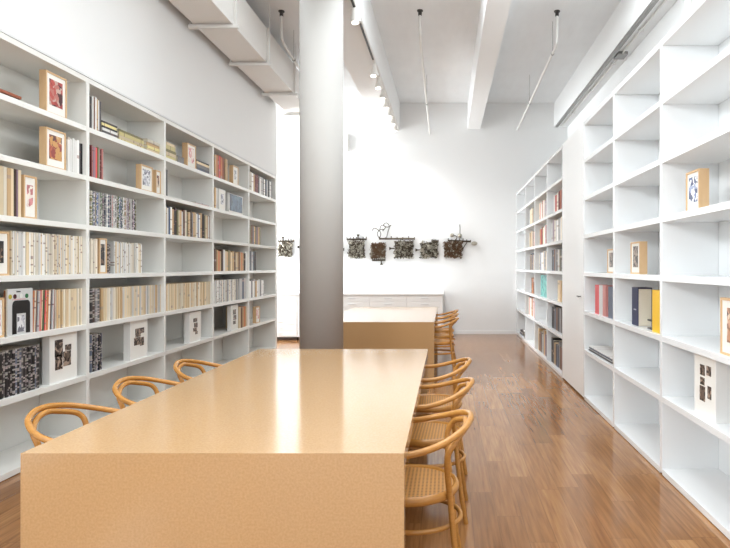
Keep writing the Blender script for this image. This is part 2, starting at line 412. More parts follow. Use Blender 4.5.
pipe('thin white sprinkler pipe hanging in the middle of the ceiling', -.357, 7.94, 4.45, YW-.01, 4.15, (10.6,))
pipe('thin white sprinkler pipe at right, between the ceiling beams', 1.46, 7.96, 4.35, YW-.01, 4.24, (8.3, 10.6))
pipe('white sprinkler pipe behind the duct at upper left', -2.216+.02, 7.96, 4.39, YW-.01, 4.2, (8.6, 10.8))
# conduit under right beam
t = thing('cable_conduit', 'slim white conduit clipped under the right ceiling beam', 'pipe', (2.36, 0, 4.29))
b = BM(); cyl(b, (0,-4,-.02), (0,12.3,-.02), .012, n=8); obj('conduit_tube', b, M['pipe'], t)
for y in (2.5,4.5,6,7.3,8.5,9.8,11.2): obj('conduit_clip', box(-.03,.03,y-.015,y+.015,-.034,-.0005), M['pipe'], t)
b = BM(); bx(b, -.07, .07, 8.05, 8.25, -.045, -.0005, bev=.004); obj('junction_box', b, M['metal'], t)
tag(obj('cable_tray', box(2.225, 2.27, -4, 12.3, 4.25, 4.2895), M['metal']), 'narrow grey tray along the edge of the right ceiling beam', 'tray')
# lighting track
TX = -.998
t = thing('lighting_track', 'slim ceiling lighting track running to the far wall beside the column', 'lighting track', (TX, 5.0, 4.2))
obj('rail', box(-.018,.018,0,YW-5.0-.05,0,.03), M['lamp'], t)
o = obj('cable', box(-.012,.012,.3,3.1,-.012,-.0005), M['black'], t)
lt = [6.50]+[8.27+.561*i for i in range(7)]
q = N('warm_lamp_lens'); q.b.inputs['Emission Color'].default_value = (1,.95,.88,1); q.b.inputs['Emission Strength'].default_value = 1.6; M['lens'] = q.m
def spot(y, k):
    big = (k == 0)
    names = ['nearest, large and cylindrical', 'second', 'third', 'fourth', 'fifth', 'sixth', 'seventh', 'farthest']
    lab = 'large white cylindrical track spotlight nearest the camera' if big else f'small white bell-shaped track spotlight, {names[k]} from the camera along the track'
    if k == 7: lab = 'small white bell-shaped track spotlight closest to the far wall'
    t = thing('track_spotlight', lab, 'spotlight', (TX, y, 4.235), 0, 'spotlights along the ceiling track')
    b = BM(); cyl(b, (0,0,-.036), (0,0,-.05), .014, n=10); bx(b, -.016, .016, -.04, .04, -.05, -.0355)
    obj('stem', b, M['lamp'], t)
    b = BM()
    if big:
        cyl(b, (0,0,-.05), (.012,.0,-.19), .05, .055, n=24); L0 = (.012,0,-.1905); r = .047
    else:
        pr = [(.02,-.045),(.032,-.07),(.038,-.13),(.062,-.19),(.064,-.205)]
        for (r0,z0),(r1,z1) in zip(pr[:-1], pr[1:]): cyl(b, (0,0,z0), (0,0,z1), r0, r1, n=24)
        L0 = (0,0,-.2055); r = .055
    obj('lamp_shade', b, M['lamp'], t, smooth=True)
    b = BM(); cyl(b, L0, (L0[0]+.001, 0, L0[2]-.004), r, n=24)
    obj('lens', b, M['lens'], t)['label'] = 'glowing lens'
for k, y in enumerate(lt): spot(y, k)

# ------------------------------------------------------------------ wall sculptures
def art(x, z, seed, label, dark, w=.33, h=.34, extra=()):
    w *= 1.1; h *= 1.06
    rnd = random.Random(seed)
    t = thing('relief_sculpture', label, 'sculpture', (x, YW-.001, z), 0, 'bronze reliefs in a row on the far wall')
    b = BM(); cell = .055
    bx(b, -w/2+.03, w/2-.03, -.05, 0, -h/2+.03, h/2-.03, mi=0)
    for i in range(260):
        a = rnd.uniform(-w/2+.015, w/2-.015); c = rnd.uniform(-h/2+.015, h/2-.015); y = -rnd.uniform(.045, .10)
        d = Vector((rnd.uniform(-1,1), rnd.uniform(-.5,.5), rnd.uniform(-1,1))).normalized()*rnd.uniform(.012,.034)
        p = Vector((a,y,c)); mi = 0 if rnd.random() < dark else 1
        k = rnd.random()
        if k < .45: cyl(b, p-d, p+d, rnd.uniform(.005,.012), rnd.uniform(.004,.012), n=6, mi=mi)
        elif k < .8:
            u = d.normalized(); v = u.orthogonal(); rr = rnd.uniform(.012,.026)
            tube(b, [p+(u*math.cos(s)+v*math.sin(s))*rr for s in (2*PI*j/8 for j in range(8))], .005, 5, True, mi=mi)
        else:
            r = bmesh.ops.create_icosphere(b, subdivisions=1, radius=rnd.uniform(.01,.022), matrix=Matrix.Translation(p))
            for vv in r['verts']:
                for f in vv.link_faces: f.material_index = mi
    m0 = M['bronze3'] if dark > .8 else M['bronze1']
    obj('relief_block', b, [m0, M['bronze2']], t)
    for e in extra:
        k = e[0]; b = BM()
        if k == 'rod':
            cyl(b, (e[1], -.05, e[2]), (e[3], -.05, e[4]), e[5], n=8)
            for j in range(7):
                s = j/6; px_ = e[1]+(e[3]-e[1])*s; pz = e[2]+(e[4]-e[2])*s
                cyl(b, (px_, -.05, pz-.02), (px_, -.05, pz+.03+.03*rnd.random()), .010, n=6)
            obj('rod', b, M['bronze1'], t)
        elif k == 'cup':
            x0, z0, dx, dz = e[1:5]
            cyl(b, (x0, -.05, z0), (x0+dx*.6, -.05, z0+dz*.6), .014, .012, n=10)
            cyl(b, (x0+dx*.6, -.05, z0+dz*.6), (x0+dx, -.05, z0+dz), .014, .035, n=12)
            obj('cup', b, M['bronze1'], t, smooth=True)
        elif k == 'wire':
            for pts in e[1]: tube(b, spline([(p[0], -.05, p[1]) for p in pts], 6), .008, 6)
            obj('wire', b, M['bronze1'], t)
        elif k == 'knob':
            r = bmesh.ops.create_icosphere(b, subdivisions=2, radius=e[3], matrix=Matrix.Translation((e[1], -.05, e[2])) @ Matrix.Diagonal((e[4], 1, 1, 1)))
            obj('knob', b, M['bronze2'], t, smooth=True)
px = lambda x: (x-VX)*YW/F
pz = lambda y: H-(y-VY)*YW/F
A = px; 
art(px(286), pz(249.5), 1, 'bronze relief cube left of the round column with a small cup on top', .5, .29, .31, [('rod',-.15,.17,.17,.17,.016),('cup',-.05,.17,0,.09)])
art(px(310), pz(249.5), 2, 'bronze relief cube behind the left side of the column', .5, .3, .31, [('cup',-.15,.05,-.09,0)])
art(px(333), pz(249.5), 3, 'bronze relief cube behind the right side of the column', .5, .3, .31, [('cup',.15,0,.09,0)])
art(px(357), pz(249.5), 4, 'bronze relief cube with bar and upright cup, just right of the column', .45, .33, .36, [('rod',-.2,.21,.2,.21,.018),('cup',.03,.21,.0,.1)])
art(px(378.5), pz(250.5), 5, 'neat square dark bronze relief with a cup hanging below', .82, .31, .33, [('rod',-.12,-.2,.14,-.2,.017),('cup',.06,-.2,.01,-.1)])
art(px(404), pz(249.5), 6, 'bronze relief cube with long bar and curling wire flowers above it', .55, .38, .37, [('rod',-.5,.22,.22,.22,.018),('cup',-.19,.02,-.11,0),
    ('wire',[[(-.5,.22),(-.55,.32),(-.5,.40),(-.42,.42)],[(-.5,.22),(-.48,.35),(-.6,.44),(-.66,.38)],[(-.36,.22),(-.33,.36),(-.3,.48),(-.36,.55),(-.42,.5),(-.34,.46),(-.26,.5)],[(-.5,.4),(-.46,.5),(-.38,.46),(-.44,.38)]])])
art(px(429.5), pz(250), 7, 'pale bronze relief cube with a cup on its left side', .35, .36, .34, [('cup',-.17,.0,-.12,0),('rod',.05,.17,.18,.17,.016)])
art(px(453), pz(249.8), 8, 'dark brown bronze relief at right end with spike and long arm', .86, .38, .35, [('rod',-.1,.19,.36,.17,.018),('knob',.44,.13,.045,1.5),('knob',-.02,.3,.04,1.2),('knob',.14,.29,.05,1),
    ('wire',[[(.14,.3),(.145,.42),(.14,.52)],[(.3,.17),(.22,.05),(.2,-.02)],[(0,.3),(.08,.27),(.06,.2)]])])
# small grey box high on the far wall beside the column
t = thing('wall_box', 'small pale grey box high on the bright far wall beside the column', 'box', (px(346.5), YW, pz(152)))
obj('housing', box(-.05,.06,-.1,0,0,.36,bev=.01), M['pipe'], t); obj('cover', box(-.04,.05,-.11,-.1005,.03,.33,bev=.004), M['lamp'], t)

# ------------------------------------------------------------------ frames
BAYL = {0:'the bay nearest the camera',1:'the second bay',2:'the third bay',3:'the fourth bay',4:'the last bay by the opening'}
ROWN = {6:'top shelf',5:'second shelf from the top',4:'third shelf from the top',3:'fourth shelf from the top',2:'fifth shelf from the top',1:'lowest raised shelf',0:'bottom board'}
def yL(x, X=2.92): return X*F/(VX-x)
def yR(x, X=1.47): return X*F/(x-VX)
def frame(side, y0, y1, row, h, label, pic, style='wood', d=.045, set_=.03, tilt=0, window_=(.62,.62), four=False, name='picture_frame'):
    """local: front faces +x, width along y, base at z 0"""
    x = (XL-set_) if side < 0 else (XR+set_)
    w = abs(y1-y0); t = thing(name, label, 'picture frame', (x, (y0+y1)/2, ROWS[row]), (0 if side < 0 else PI)+R(tilt))
    fm = M['framew'] if style == 'wood' else M['whiteframe']; fw = .013 if style == 'wood' else .01
    b = BM()
    bx(b, -d, 0, -w/2, -w/2+fw, 0, h); bx(b, -d, 0, w/2-fw, w/2, 0, h)
    bx(b, -d, 0, -w/2+fw, w/2-fw, 0, fw); bx(b, -d, 0, -w/2+fw, w/2-fw, h-fw, h)
    bx(b, -d, -d+.006, -w/2+fw, w/2-fw, fw, h-fw)
    obj('frame', b, fm, t)
    obj('mat_board', box(-.012, -.006 if style=='wood' else -.002, -w/2+fw, w/2-fw, fw, h-fw), M['mat'], t)
    xf = -.006 if style == 'wood' else -.002
    if four:
        for (a, c, ww, hh) in four:
            sgn = 1
            obj('photograph', box(xf, xf+.002, (a-ww/2)*w, (a+ww/2)*w, (c-hh/2)*h, (c+hh/2)*h), P['photo'], t)
    else:
        a, c = window_
        obj('print', box(xf, xf+.002, -a*w/2, a*w/2, h/2-c*h/2+.01, h/2+c*h/2+.01), P[pic], t)
    return t
FOUR = [(-.17,.68,.28,.34),(.17,.66,.22,.12),(-.17,.4,.26,.3),(.13,.44,.28,.3)]
frame(-1, yL(46), yL(67), 6, .31, 'wooden box frame with red print on the top shelf, nearest bay', 'red', d=.05)
frame(-1, yL(46), yL(66), 5, .29, 'wooden box frame with orange and yellow print on the second shelf', 'orange', d=.05)
frame(-1, yL(24), yL(37), 4, .30, 'slim wooden frame with pale pink print beside upright cream books', 'pinkish', d=.02, window_=(.45,.5))
frame(-1, yL(-12), yL(9.5), 3, .29, 'wooden frame with small dark prints, partly cut by left picture edge', 'dark', d=.03, window_=(.5,.5))
frame(-1, yL(-10), yL(4.5), 2, .26, 'wooden frame edge beside the magazine shown face out', 'pinkish', d=.03, window_=(.5,.5))
frame(-1, yL(49.5), yL(77), 1, .375, 'white box frame with four small photos beside black magazines', None, 'white', d=.055, four=FOUR)
frame(-1, yL(141), yL(153), 5, .25, 'wooden box frame with blue-grey print in the second bay', 'grey', d=.05)
frame(-1, yL(156), yL(161), 5, .24, 'small wooden frame with brown slot print, right of the blue-grey print', 'sepia', d=.03, window_=(.4,.5))
frame(-1, yL(99.5), yL(107), 3, .30, 'narrow wooden frame with dark print among white magazines', 'dark', d=.03, window_=(.5,.6))
frame(-1, yL(130), yL(147.5), 1, .36, 'white box frame with small photos in the second bay', None, 'white', d=.06, four=[(-.05,.68,.3,.22),(.2,.72,.2,.14),(-.1,.46,.34,.2),(.18,.43,.22,.22)])
frame(-1, yL(187.5), yL(196), 6, .27, 'small wooden box frame with pink print on the top shelf, third bay', 'pinkish', d=.06)
frame(-1, yL(189.5), yL(201), 1, .345, 'white box frame with a column of dark photos in the third bay', None, 'white', d=.06, four=[(.0,.72,.34,.13),(.05,.55,.3,.16),(-.02,.4,.32,.12),(.1,.29,.2,.1)])
frame(-1, yL(233), yL(238.5), 6, .26, 'wooden box frame with white print on the top shelf, fourth bay', 'grey', d=.05, window_=(.3,.5))
frame(-1, yL(219), yL(225.5), 5, .27, 'white frame with pale print beside the blue seascape', 'grey', 'white', d=.05, window_=(.4,.5))
frame(-1, yL(229), yL(243), 5, .26, 'framed blue seascape picture in the fourth bay', 'blue', 'white', d=.03, window_=(.9,.88))
frame(-1, yL(231), yL(238), 1, .34, 'white box frame with dark photos in the fourth bay', None, 'white', d=.05, four=[(0,.72,.4,.2),(.05,.5,.4,.2),(0,.3,.4,.14)])
frame(-1, yL(256), yL(260), 1, .25, 'small wooden frame on the lowest raised shelf by the opening', 'pinkish', d=.05)
frame(1, yR(694), yR(681), 4, .25, 'wooden box frame with blue lettering-like print, highest on the right bookcase', 'bluewhite', d=.06, set_=.06)
frame(1, yR(612.5), yR(605), 3, .22, 'small wooden frame with dark print, left of the two on one shelf', 'photo', d=.03, set_=.05, window_=(.5,.6))
frame(1, yR(637), yR(628), 3, .255, 'wooden box frame with dark print, right of the two on one shelf', 'photo', d=.06, set_=.05, window_=(.5,.65))
frame(1, yR(748), yR(722), 2, .30, 'wooden frame with red and grey print at right edge of picture', 'sepia', d=.03, set_=.02, window_=(.5,.6))
frame(1, yR(712.5), yR(691), 1, .36, 'white box frame with five small photos on the right bookcase', None, 'white', d=.08, set_=.05,
      four=[(.17,.76,.2,.15),(-.12,.74,.22,.17),(-.12,.56,.2,.12),(.2,.42,.16,.2),(-.12,.36,.24,.24)])

# ------------------------------------------------------------------ books and magazines
PAL = {'ivory':(232,222,204),'cream':(226,206,172),'tan':(206,172,128),'white':(236,234,230),'pale grey':(204,202,200),'grey':(140,138,138),
 'dark grey':(84,80,80),'black':(32,30,33),'navy':(44,48,76),'blue':(78,100,140),'red':(176,52,46),'dark red':(104,32,28),'pink':(206,140,134),
 'brown':(118,80,56),'dark brown':(70,48,38),'orange':(206,126,80),'yellow':(224,184,80),'green':(84,104,72),'teal':(90,180,176),'coral':(216,84,88),
 'mauve':(142,118,132),'slate':(96,104,120),'rust':(168,92,62),'olive':(130,122,84),'pale yellow':(226,212,150),'bright yellow':(246,196,48)}
MC = {}
def mag_mesh(w, h, d, hard, mat):
    k = (round(w,4), round(h,3), round(d,3), hard, mat)
    if k in MC: return MC[k]
    b = BM()
    if hard:   # two cover boards, a rounded spine and a page block set back from them
        t = min(.003, w*.2); e = .004
        bx(b, -d, 0, -w/2, -w/2+t, 0, h); bx(b, -d, 0, w/2-t, w/2, 0, h)
        r = bx(b, 0, .002, -w/2+t*.4, w/2-t*.4, 0, h); bx(b, -.003, 0, -w/2+t, w/2-t, 0, h)
        bx(b, -d+e, -.003, -w/2+t, w/2-t, e, h-e, mi=1)
    else:      # paperback: folded cover with its page block
        c = min(.001, w*.12)
        bx(b, -d, 0, -w/2, -w/2+c, 0, h); bx(b, -d, 0, w/2-c, w/2, 0, h); bx(b, -.001, 0, -w/2+c, w/2-c, 0, h)
        bx(b, -d+.001, -.001, -w/2+c, w/2-c, .0005, h-.0008, mi=1)
    me = bpy.data.meshes.new('book'); bmesh.ops.recalc_face_normals(b, faces=b.faces); b.to_mesh(me); b.free()
    me.materials.append(M[mat]); me.materials.append(M['pages']); MC[k] = me; return me
ORD = ['first','second','third','fourth','fifth','sixth','seventh','eighth']
def run(side, y0, y1, row, cols, w, h, desc, kind='book', mat='spine', hard=False, d=.19, hv=.03, wv=.25, set_=.03, lean=0, seed=0, ordered=False, z=None):
    """upright books filling y0..y1 (metres down the room); desc finishes each label"""
    rnd = random.Random(hash((round(y0,3), row, seed)) if False else int(y0*1000)+row*77+seed*13)
    y0, y1 = min(y0,y1), max(y0,y1); ys = y0+.001; items = []; n = 0
    while True:
        ww = round(w*(1+rnd.uniform(-wv, wv)), 3) if not isinstance(w, list) else w[n % len(w)]
        step = ww/math.cos(R(lean))
        if ys+step > y1+.0005: break
        c = cols[n % len(cols)] if ordered else rnd.choice(cols)
        hh = round((h if not isinstance(h, list) else h[n % len(h)])*(1-rnd.random()*hv), 2 if not ordered else 3)
        items.append((ys+step/2, ww, hh, c, rnd.random()*.008)); ys += step+.0014; n += 1
        if n > 200: break
    cnt = {}
    for it in items: cnt[it[3]] = cnt.get(it[3], 0)+1
    seen = {}
    seq = items if side < 0 else items[::-1]
    for (y, ww, hh, c, jit) in seq:
        o = bpy.data.objects.new('magazine' if kind == 'magazine' else 'book', mag_mesh(ww, hh, d, hard, mat)); C.objects.link(o)
        x = (XL-set_-jit) if side < 0 else (XR+set_+jit)
        zz = ROWS[row]+.0003 + (ww/2*math.sin(abs(R(lean))) if lean else 0)
        o.location = (x, y, zz); o.rotation_euler = (R(lean), 0, 0 if side < 0 else PI)
        o.color = (*srgb(PAL[c]), 1)
        k = seen[c] = seen.get(c, 0)+1
        pre = ''
        if cnt[c] == 2: pre = ('left ' if k == 1 else 'right ')
        elif 2 < cnt[c] <= 6: pre = ORD[k-1]+' '
        tag(o, f"{pre}{c} {kind} {desc}", 'magazine' if kind == 'magazine' else 'book', (f"{c} {kind}s {desc}" if cnt[c] > 6 else f"{kind}s {desc}"))
    return items
def stack(side, y0, y1, row, cols, t, desc, deep=.2, mat='spine', kind='book', set_=.04, seed=0, hard=True):
    """books lying flat; length down the room"""
    rnd = random.Random(int(y0*911)+row+seed); z = ROWS[row]+.0003
    L = abs(y1-y0)
    for k, c in enumerate(cols):
        tt = (t[k % len(t)] if isinstance(t, list) else t)*(1.45 if row == 6 and y0 > 4.5 else 1)
        ll = L*(1-rnd.random()*.08) ; 
        me = mag_mesh(round(tt,4), round(ll,3), deep, hard, mat)
        o = bpy.data.objects.new(kind, me); C.objects.link(o); o.color = (*srgb(PAL[c]), 1)
        # mesh: thickness on y, height on z -> lay down: rotate -90 about x so height runs +y, thickness on z
        x = XL-set_-rnd.random()*.012 if side < 0 else XR+set_+rnd.random()*.012
        if side < 0: o.rotation_euler = (R(-90), 0, 0); o.location = (x, min(y0,y1), z+tt/2)
        else: o.rotation_euler = (R(90), 0, PI); o.location = (x, min(y0,y1), z+tt/2)
        z += tt+.0006
        pos = 'bottom of' if k == 0 else ('top of' if k == len(cols)-1 else ORD[k]+' from bottom in')
        tag(o, f"flat {c} {kind}, {pos} stack {desc}", kind, f"flat stack {desc}")
# --- left bookcase, nearest bay
stack(-1, yL(-8), yL(23), 6, ['dark brown','rust'], [.022,.02], 'at left edge of the top shelf')
run(-1, yL(68), yL(79.5), 5, ['white'], .027, .27, 'beside the orange print on the second shelf', mat='plainspine', hard=True, wv=.1)
run(-1, yL(80), yL(86.2), 5, ['dark grey','black'], .018, .255, 'at the end of the second shelf, nearest bay', wv=.1, ordered=True)
run(-1, 3.86, yL(23.6), 4, ['cream','green','cream','ivory','tan','cream','dark brown','mauve'], [.03,.022,.035,.03,.035,.03,.02,.016], .325, 'in the upright group at left edge of third shelf', ordered=True, hv=.01, mat='plainspine', hard=True)
run(-1, yL(11), yL(86.7), 3, ['ivory','ivory','cream','white','ivory','pale grey'], .0125, .30, 'in the tight white row of the nearest bay, fourth shelf', 'magazine', hv=.02, d=.21)
run(-1, yL(32.5), yL(55), 2, ['orange','ivory','brown','slate','pale grey','pink','red','cream','green','coral','cream'], .012, .297, 'in the multicoloured row beside the face-out magazine', 'magazine', hv=.02, lean=-2.5, d=.21, ordered=True)
run(-1, yL(56), yL(85.5), 2, ['cream','ivory','cream','tan'], .0125, .295, 'in the cream row of the nearest bay, fifth shelf', 'magazine', hv=.02, d=.21, mat='plainspine')
run(-1, 3.6, yL(41), 1, ['black','black','dark grey','black','slate'], .017, .315, 'in the dark patterned row on the lowest raised shelf', 'magazine', 'busydark', hv=.03, d=.22)
# --- second bay
run(-1, yL(91), yL(103), 6, ['dark grey','white','brown','white','tan','pale grey'], .02, .29, 'upright on the top shelf, second bay', hv=.12, ordered=True, wv=.1)
stack(-1, yL(104), yL(119.5), 6, ['white','dark grey','white','black','pale yellow','dark grey'], [.014,.012,.016,.012,.018,.01], 'beside upright books, top shelf')
stack(-1, yL(121), yL(146.5), 6, ['pale yellow','cream','pale yellow','olive'], [.02,.018,.022,.014], 'on second bay top shelf, middle')
stack(-1, yL(148.5), yL(161.5), 6, ['cream','pale yellow','tan','ivory'], [.025,.02,.02,.022], 'on second bay top shelf, right end')
run(-1, yL(90.8), yL(103.5), 5, ['dark red','pink','mauve','pink','coral','olive','pale grey'], .019, .27, 'upright on the second shelf, second bay', ordered=True, wv=.1, hv=.05)
run(-1, yL(90.8), yL(136.5), 4, ['white','slate','mauve','olive','pale grey','black','green','pink','blue'], .0125, .29, 'in the colourful patterned row of the second bay', 'magazine', 'busy', hv=.02)
run(-1, yL(90.8), yL(98.8), 3, ['ivory'], .013, .295, 'left of the narrow dark print', 'magazine', hv=.01)
run(-1, yL(108), yL(112), 3, ['dark brown','dark grey'], .022, .26, 'right of the narrow dark print', mat='busydark', ordered=True, wv=.05)
run(-1, yL(114), yL(143), 3, ['white','ivory','pale grey','white','cream'], .0125, .28, 'in the white row of the second bay', 'magazine', hv=.03)
run(-1, yL(91), yL(101), 2, ['black','dark brown','grey','dark grey'], .03, .285, 'in the dark group at the start of the second bay, fifth shelf', mat='busydark', ordered=True, wv=.05)
run(-1, yL(102), yL(162.5), 2, ['cream','ivory','cream','tan','pale grey'], .022, .285, 'in the cream row of the second bay, fifth shelf', 'magazine', 'plainspine', hv=.02)
run(-1, yL(90.8), yL(103.2), 1, ['black','slate','black','dark grey','navy'], .018, .31, 'in the dark group on the lowest shelf, second bay', 'magazine', 'busydark', hv=.02)
# --- third bay
stack(-1, yL(166.5), yL(178), 6, ['pale yellow','cream','olive','pale yellow','cream'], [.03,.025,.02,.03,.02], 'on third bay top shelf, left')
stack(-1, yL(179.5), yL(185.5), 6, ['grey'], .06, 'beside the small pink print')
stack(-1, yL(198), yL(212), 6, ['slate','grey','cream','black'], [.03,.028,.02,.012], 'on third bay top shelf, right')
run(-1, yL(165.8), yL(168.6), 5, ['dark grey'], .02, .29, 'alone at the left of an empty shelf', wv=.01, mat='plainspine')
stack(-1, yL(197), yL(212.5), 5, ['pink','pale grey'], [.014,.014], 'in the otherwise empty third bay')
run(-1, yL(165.8), yL(213), 4, ['cream','white','blue','white','tan','dark brown','black','olive','cream','tan','pale grey','brown','ivory','olive','tan','cream','dark brown','grey','tan'], .037, .30, 'on the third shelf from the top, third bay', ordered=True, hv=.1, wv=.1, hard=True)
run(-1, yL(165.8), yL(212.3), 2, ['cream','cream','ivory','tan'], .022, .285, 'in the cream row of the third bay', 'magazine', 'plainspine', hv=.02)
# --- fourth bay
run(-1, yL(214.8), yL(229), 6, ['tan','orange','rust','coral','orange','rust','brown','tan'], .05, .30, 'upright in the fourth bay, top shelf', ordered=True, hv=.05, wv=.1, mat='plainspine', hard=True)
run(-1, yL(214.8), yL(218.2), 5, ['tan','white'], .045, .27, 'left of the blue seascape', ordered=True, wv=.05)
run(-1, yL(214.8), yL(247), 3, ['brown','tan','orange','tan','dark brown','white','cream','tan','olive','tan','cream','tan','brown','cream','tan'], .055, .285, 'on the fourth shelf from the top, fourth bay', ordered=True, hv=.12, wv=.15, mat='plainspine', hard=True)
run(-1, yL(214.8), yL(238.5), 2, ['white','pale grey','ivory','white','grey'], .022, .29, 'in the white row of the fourth bay', 'magazine', hv=.02)
run(-1, yL(239.5), yL(247.2), 2, ['pale grey','slate','pale grey'], [.11,.09,.11], .30, 'in a thick group at the end of the fourth bay', mat='plainspine', ordered=True)
run(-1, yL(239.5), yL(247.5), 1, ['cream','brown','tan','orange','tan'], .06, .30, 'at the end of the lowest shelf, fourth bay', ordered=True, wv=.05, mat='plainspine', hard=True)
# --- last bay
run(-1, yL(250), yL(272.5), 6, ['ivory','white','tan','dark red','dark red','black','white','pale grey','black','white','slate','pale grey','black','white','grey'], .075, .29, 'on the top shelf of the last bay', ordered=True, hv=.06, wv=.1, hard=True)
run(-1, yL(249.6), yL(261), 4, ['olive','brown','slate','tan','olive','mauve','tan'], .065, .28, 'on the third shelf of the last bay', ordered=True, wv=.1, hard=True)
run(-1, yL(249.6), yL(256.5), 3, ['slate','grey','pale grey','slate','grey','dark grey'], .05, .29, 'on the fourth shelf of the last bay', ordered=True, wv=.1)
run(-1, yL(249.6), yL(265), 2, ['white','grey','white','pale grey','tan','white','white','grey','white'], .07, .27, 'on the fifth shelf of the last bay', ordered=True, wv=.2, hv=.1)
# --- near right bookcase
run(1, yR(605.6), yR(592.5), 2, ['pink','pale grey','coral'], [.11,.13,.17], .29, 'upright at left of the near right bookcase', ordered=True, hv=.02, mat='plainspine', hard=True, d=.12, wv=.01)
run(1, yR(612.6), yR(607), 2, ['slate'], .14, .285, 'beside the coral book on the right bookcase', ordered=True, hv=.01, mat='plainspine', hard=True, d=.12, wv=.01)
t = thing('box_file', 'navy blue slipcase box standing open-sided on the right bookcase', 'box', (XR+.05, 4.755, ROWS[2]+.0003), PI)
b = BM(); w_ = .16; bx(b, -.11, 0, -w_/2, -w_/2+.004, 0, .30); bx(b, -.11, -.105, -w_/2+.004, w_/2-.004, 0, .30); bx(b, -.004, 0, -w_/2+.004, w_/2-.004, 0, .30); bx(b, -.105,-.004,-w_/2+.004, w_/2-.004, .29,.30)
obj('slipcase', b, flat('navy_cloth', (52,56,84)), t); obj('page_block', box(-.104, -.006, -w_/2+.006, w_/2-.002, .002, .288), M['pages'], t)
obj('spine_label', box(0, .001, -.03, .03, .12, .13), flat('silver_print', (180,180,190)), t)
t = thing('book_stand', 'small black metal bracket between the navy box and the yellow book', 'bookend', (XR+.06, 4.44, ROWS[2]), PI)
b = BM(); bx(b, -.12, 0, -.05, .05, .0003, .012); bx(b, -.12, 0, -.05, .05, .06, .072); bx(b, -.12, 0, .045, .057, .0003, .072)
obj('bracket', b, M['black'], t)
run(1, 4.14, 4.31, 2, ['bright yellow'], .16, .30, 'standing beside the black bracket', ordered=True, hv=.01, wv=.01, mat='plainspine', hard=True, d=.22)
stack(1, yR(612), yR(588), 1, ['dark grey','pale grey','slate','white'], [.014,.012,.014,.01], 'low beside the white door panel', set_=.03)
# --- far right bookcase (bays from the far wall: F1..F4)
def fr(bay, row, cols, w, h, desc, frac=(0.02,.98), **k):
    a = ZRf[3-bay]+.02 if False else None
    y1 = ZRf[4-bay]-.02; y0 = ZRf[3-bay]+.02; L = y1-y0
    run(1, y0+L*frac[0], y0+L*frac[1], row, cols, w, h, desc+f' far right bookcase', ordered=True, hv=k.pop('hv', .12), wv=.2, hard=True, set_=k.pop('set_', .05), **k)
fr(1, 5, ['pale grey','tan','brown','cream','green','grey','tan','olive','ivory','cream','tan'], 0.078, .30, 'on second shelf, second bay,', (.0,.85), mat='plainspine')
fr(2, 5, ['white','pink','cream','white','mauve','pale grey','tan','white','rust','ivory'], 0.078, .30, 'on second shelf, third bay,', (.0,.9), mat='plainspine')
fr(3, 5, ['dark red','red','dark red','rust','dark red','ivory','red','white'], 0.109, .28, 'on second shelf nearest the door panel,', (.0,.85), mat='plainspine')
fr(1, 4, ['ivory','tan','dark brown','cream','coral','tan','grey','brown'], 0.078, .29, 'on third shelf, second bay,', (.0,.85), mat='plainspine')
fr(2, 4, ['dark red','red','tan','brown','red','white','ivory','cream'], 0.093, .29, 'on third shelf, third bay,', (.0,.85), mat='plainspine')
fr(3, 4, ['pale grey','white','slate','ivory','pale grey','grey','white','pale grey','ivory','mauve'], 0.093, .32, 'on third shelf nearest the door panel,', (.0,.97), mat='plainspine')
fr(1, 3, ['slate','dark grey','tan','black','grey','ivory','brown'], 0.078, .29, 'on fourth shelf, second bay,', (.0,.85), mat='plainspine')
fr(2, 3, ['white','pale grey','blue','ivory','cream','slate','white','tan'], 0.085, .30, 'on fourth shelf, third bay,', (.0,.9), mat='plainspine')
fr(3, 3, ['slate','dark grey','white','black','olive','pale grey','dark grey','grey','brown'], 0.093, .31, 'on fourth shelf nearest the door panel,', (.0,.9), mat='plainspine')
fr(1, 2, ['brown','rust','tan','dark brown','brown','orange'], 0.109, .28, 'on fifth shelf, second bay,', (.0,.7), mat='plainspine')
fr(3, 2, ['tan','cream','brown'], 0.109, .29, 'on fifth shelf nearest the door panel,', (.3,.6), mat='plainspine')
fr(1, 1, ['white','pink','ivory','coral','white','rust','cream','pale grey'], 0.093, .33, 'on sixth shelf, second bay,', (.0,.95), mat='plainspine')
fr(2, 1, ['grey','pale grey','slate'], 0.078, .18, 'low on sixth shelf, third bay,', (.05,.25), mat='plainspine')
fr(3, 1, ['black','dark grey','dark brown','grey','black','brown','slate','dark grey','black'], 0.116, .36, 'on sixth shelf nearest the door panel,', (.0,.97), hv=.2, mat='plainspine')
fr(2, 0, ['dark brown','tan','pale grey','black','mauve','tan','grey','pale grey','dark grey','brown'], 0.093, .38, 'on bottom board, third bay,', (.0,.97), hv=.25, mat='plainspine')
fr(3, 0, ['black','dark grey','mauve','brown','grey','slate','black','tan','dark grey'], 0.109, .38, 'on bottom board nearest the door panel,', (.0,.97), hv=.25, mat='plainspine')
stack(1, 11.3, 11.75, 0, ['grey','black','olive','dark grey','white'], [.02,.03,.02,.03,.02], 'on bottom board by far wall')
stack(1, 11.8, 12.2, 0, ['slate','white','dark grey'], [.03,.02,.03], 'in the corner beside the far wall')
# teal face-out book, third bay
t = thing('book', 'large teal picture book shown face out on the far right bookcase', 'book', (XR+.06, (ZRf[1]+ZRf[2])/2-.05, ROWS[2]+.0005), PI)
b = BM(); bx(b, -.003, 0, -.38, .38, 0, .33); bx(b, -.025, -.022, -.38, .38, 0, .33); obj('cover', b, P['teal'], t); obj('page_block', box(-.0215, -.0035, -.375, .375, .003, .327), M['pages'], t)
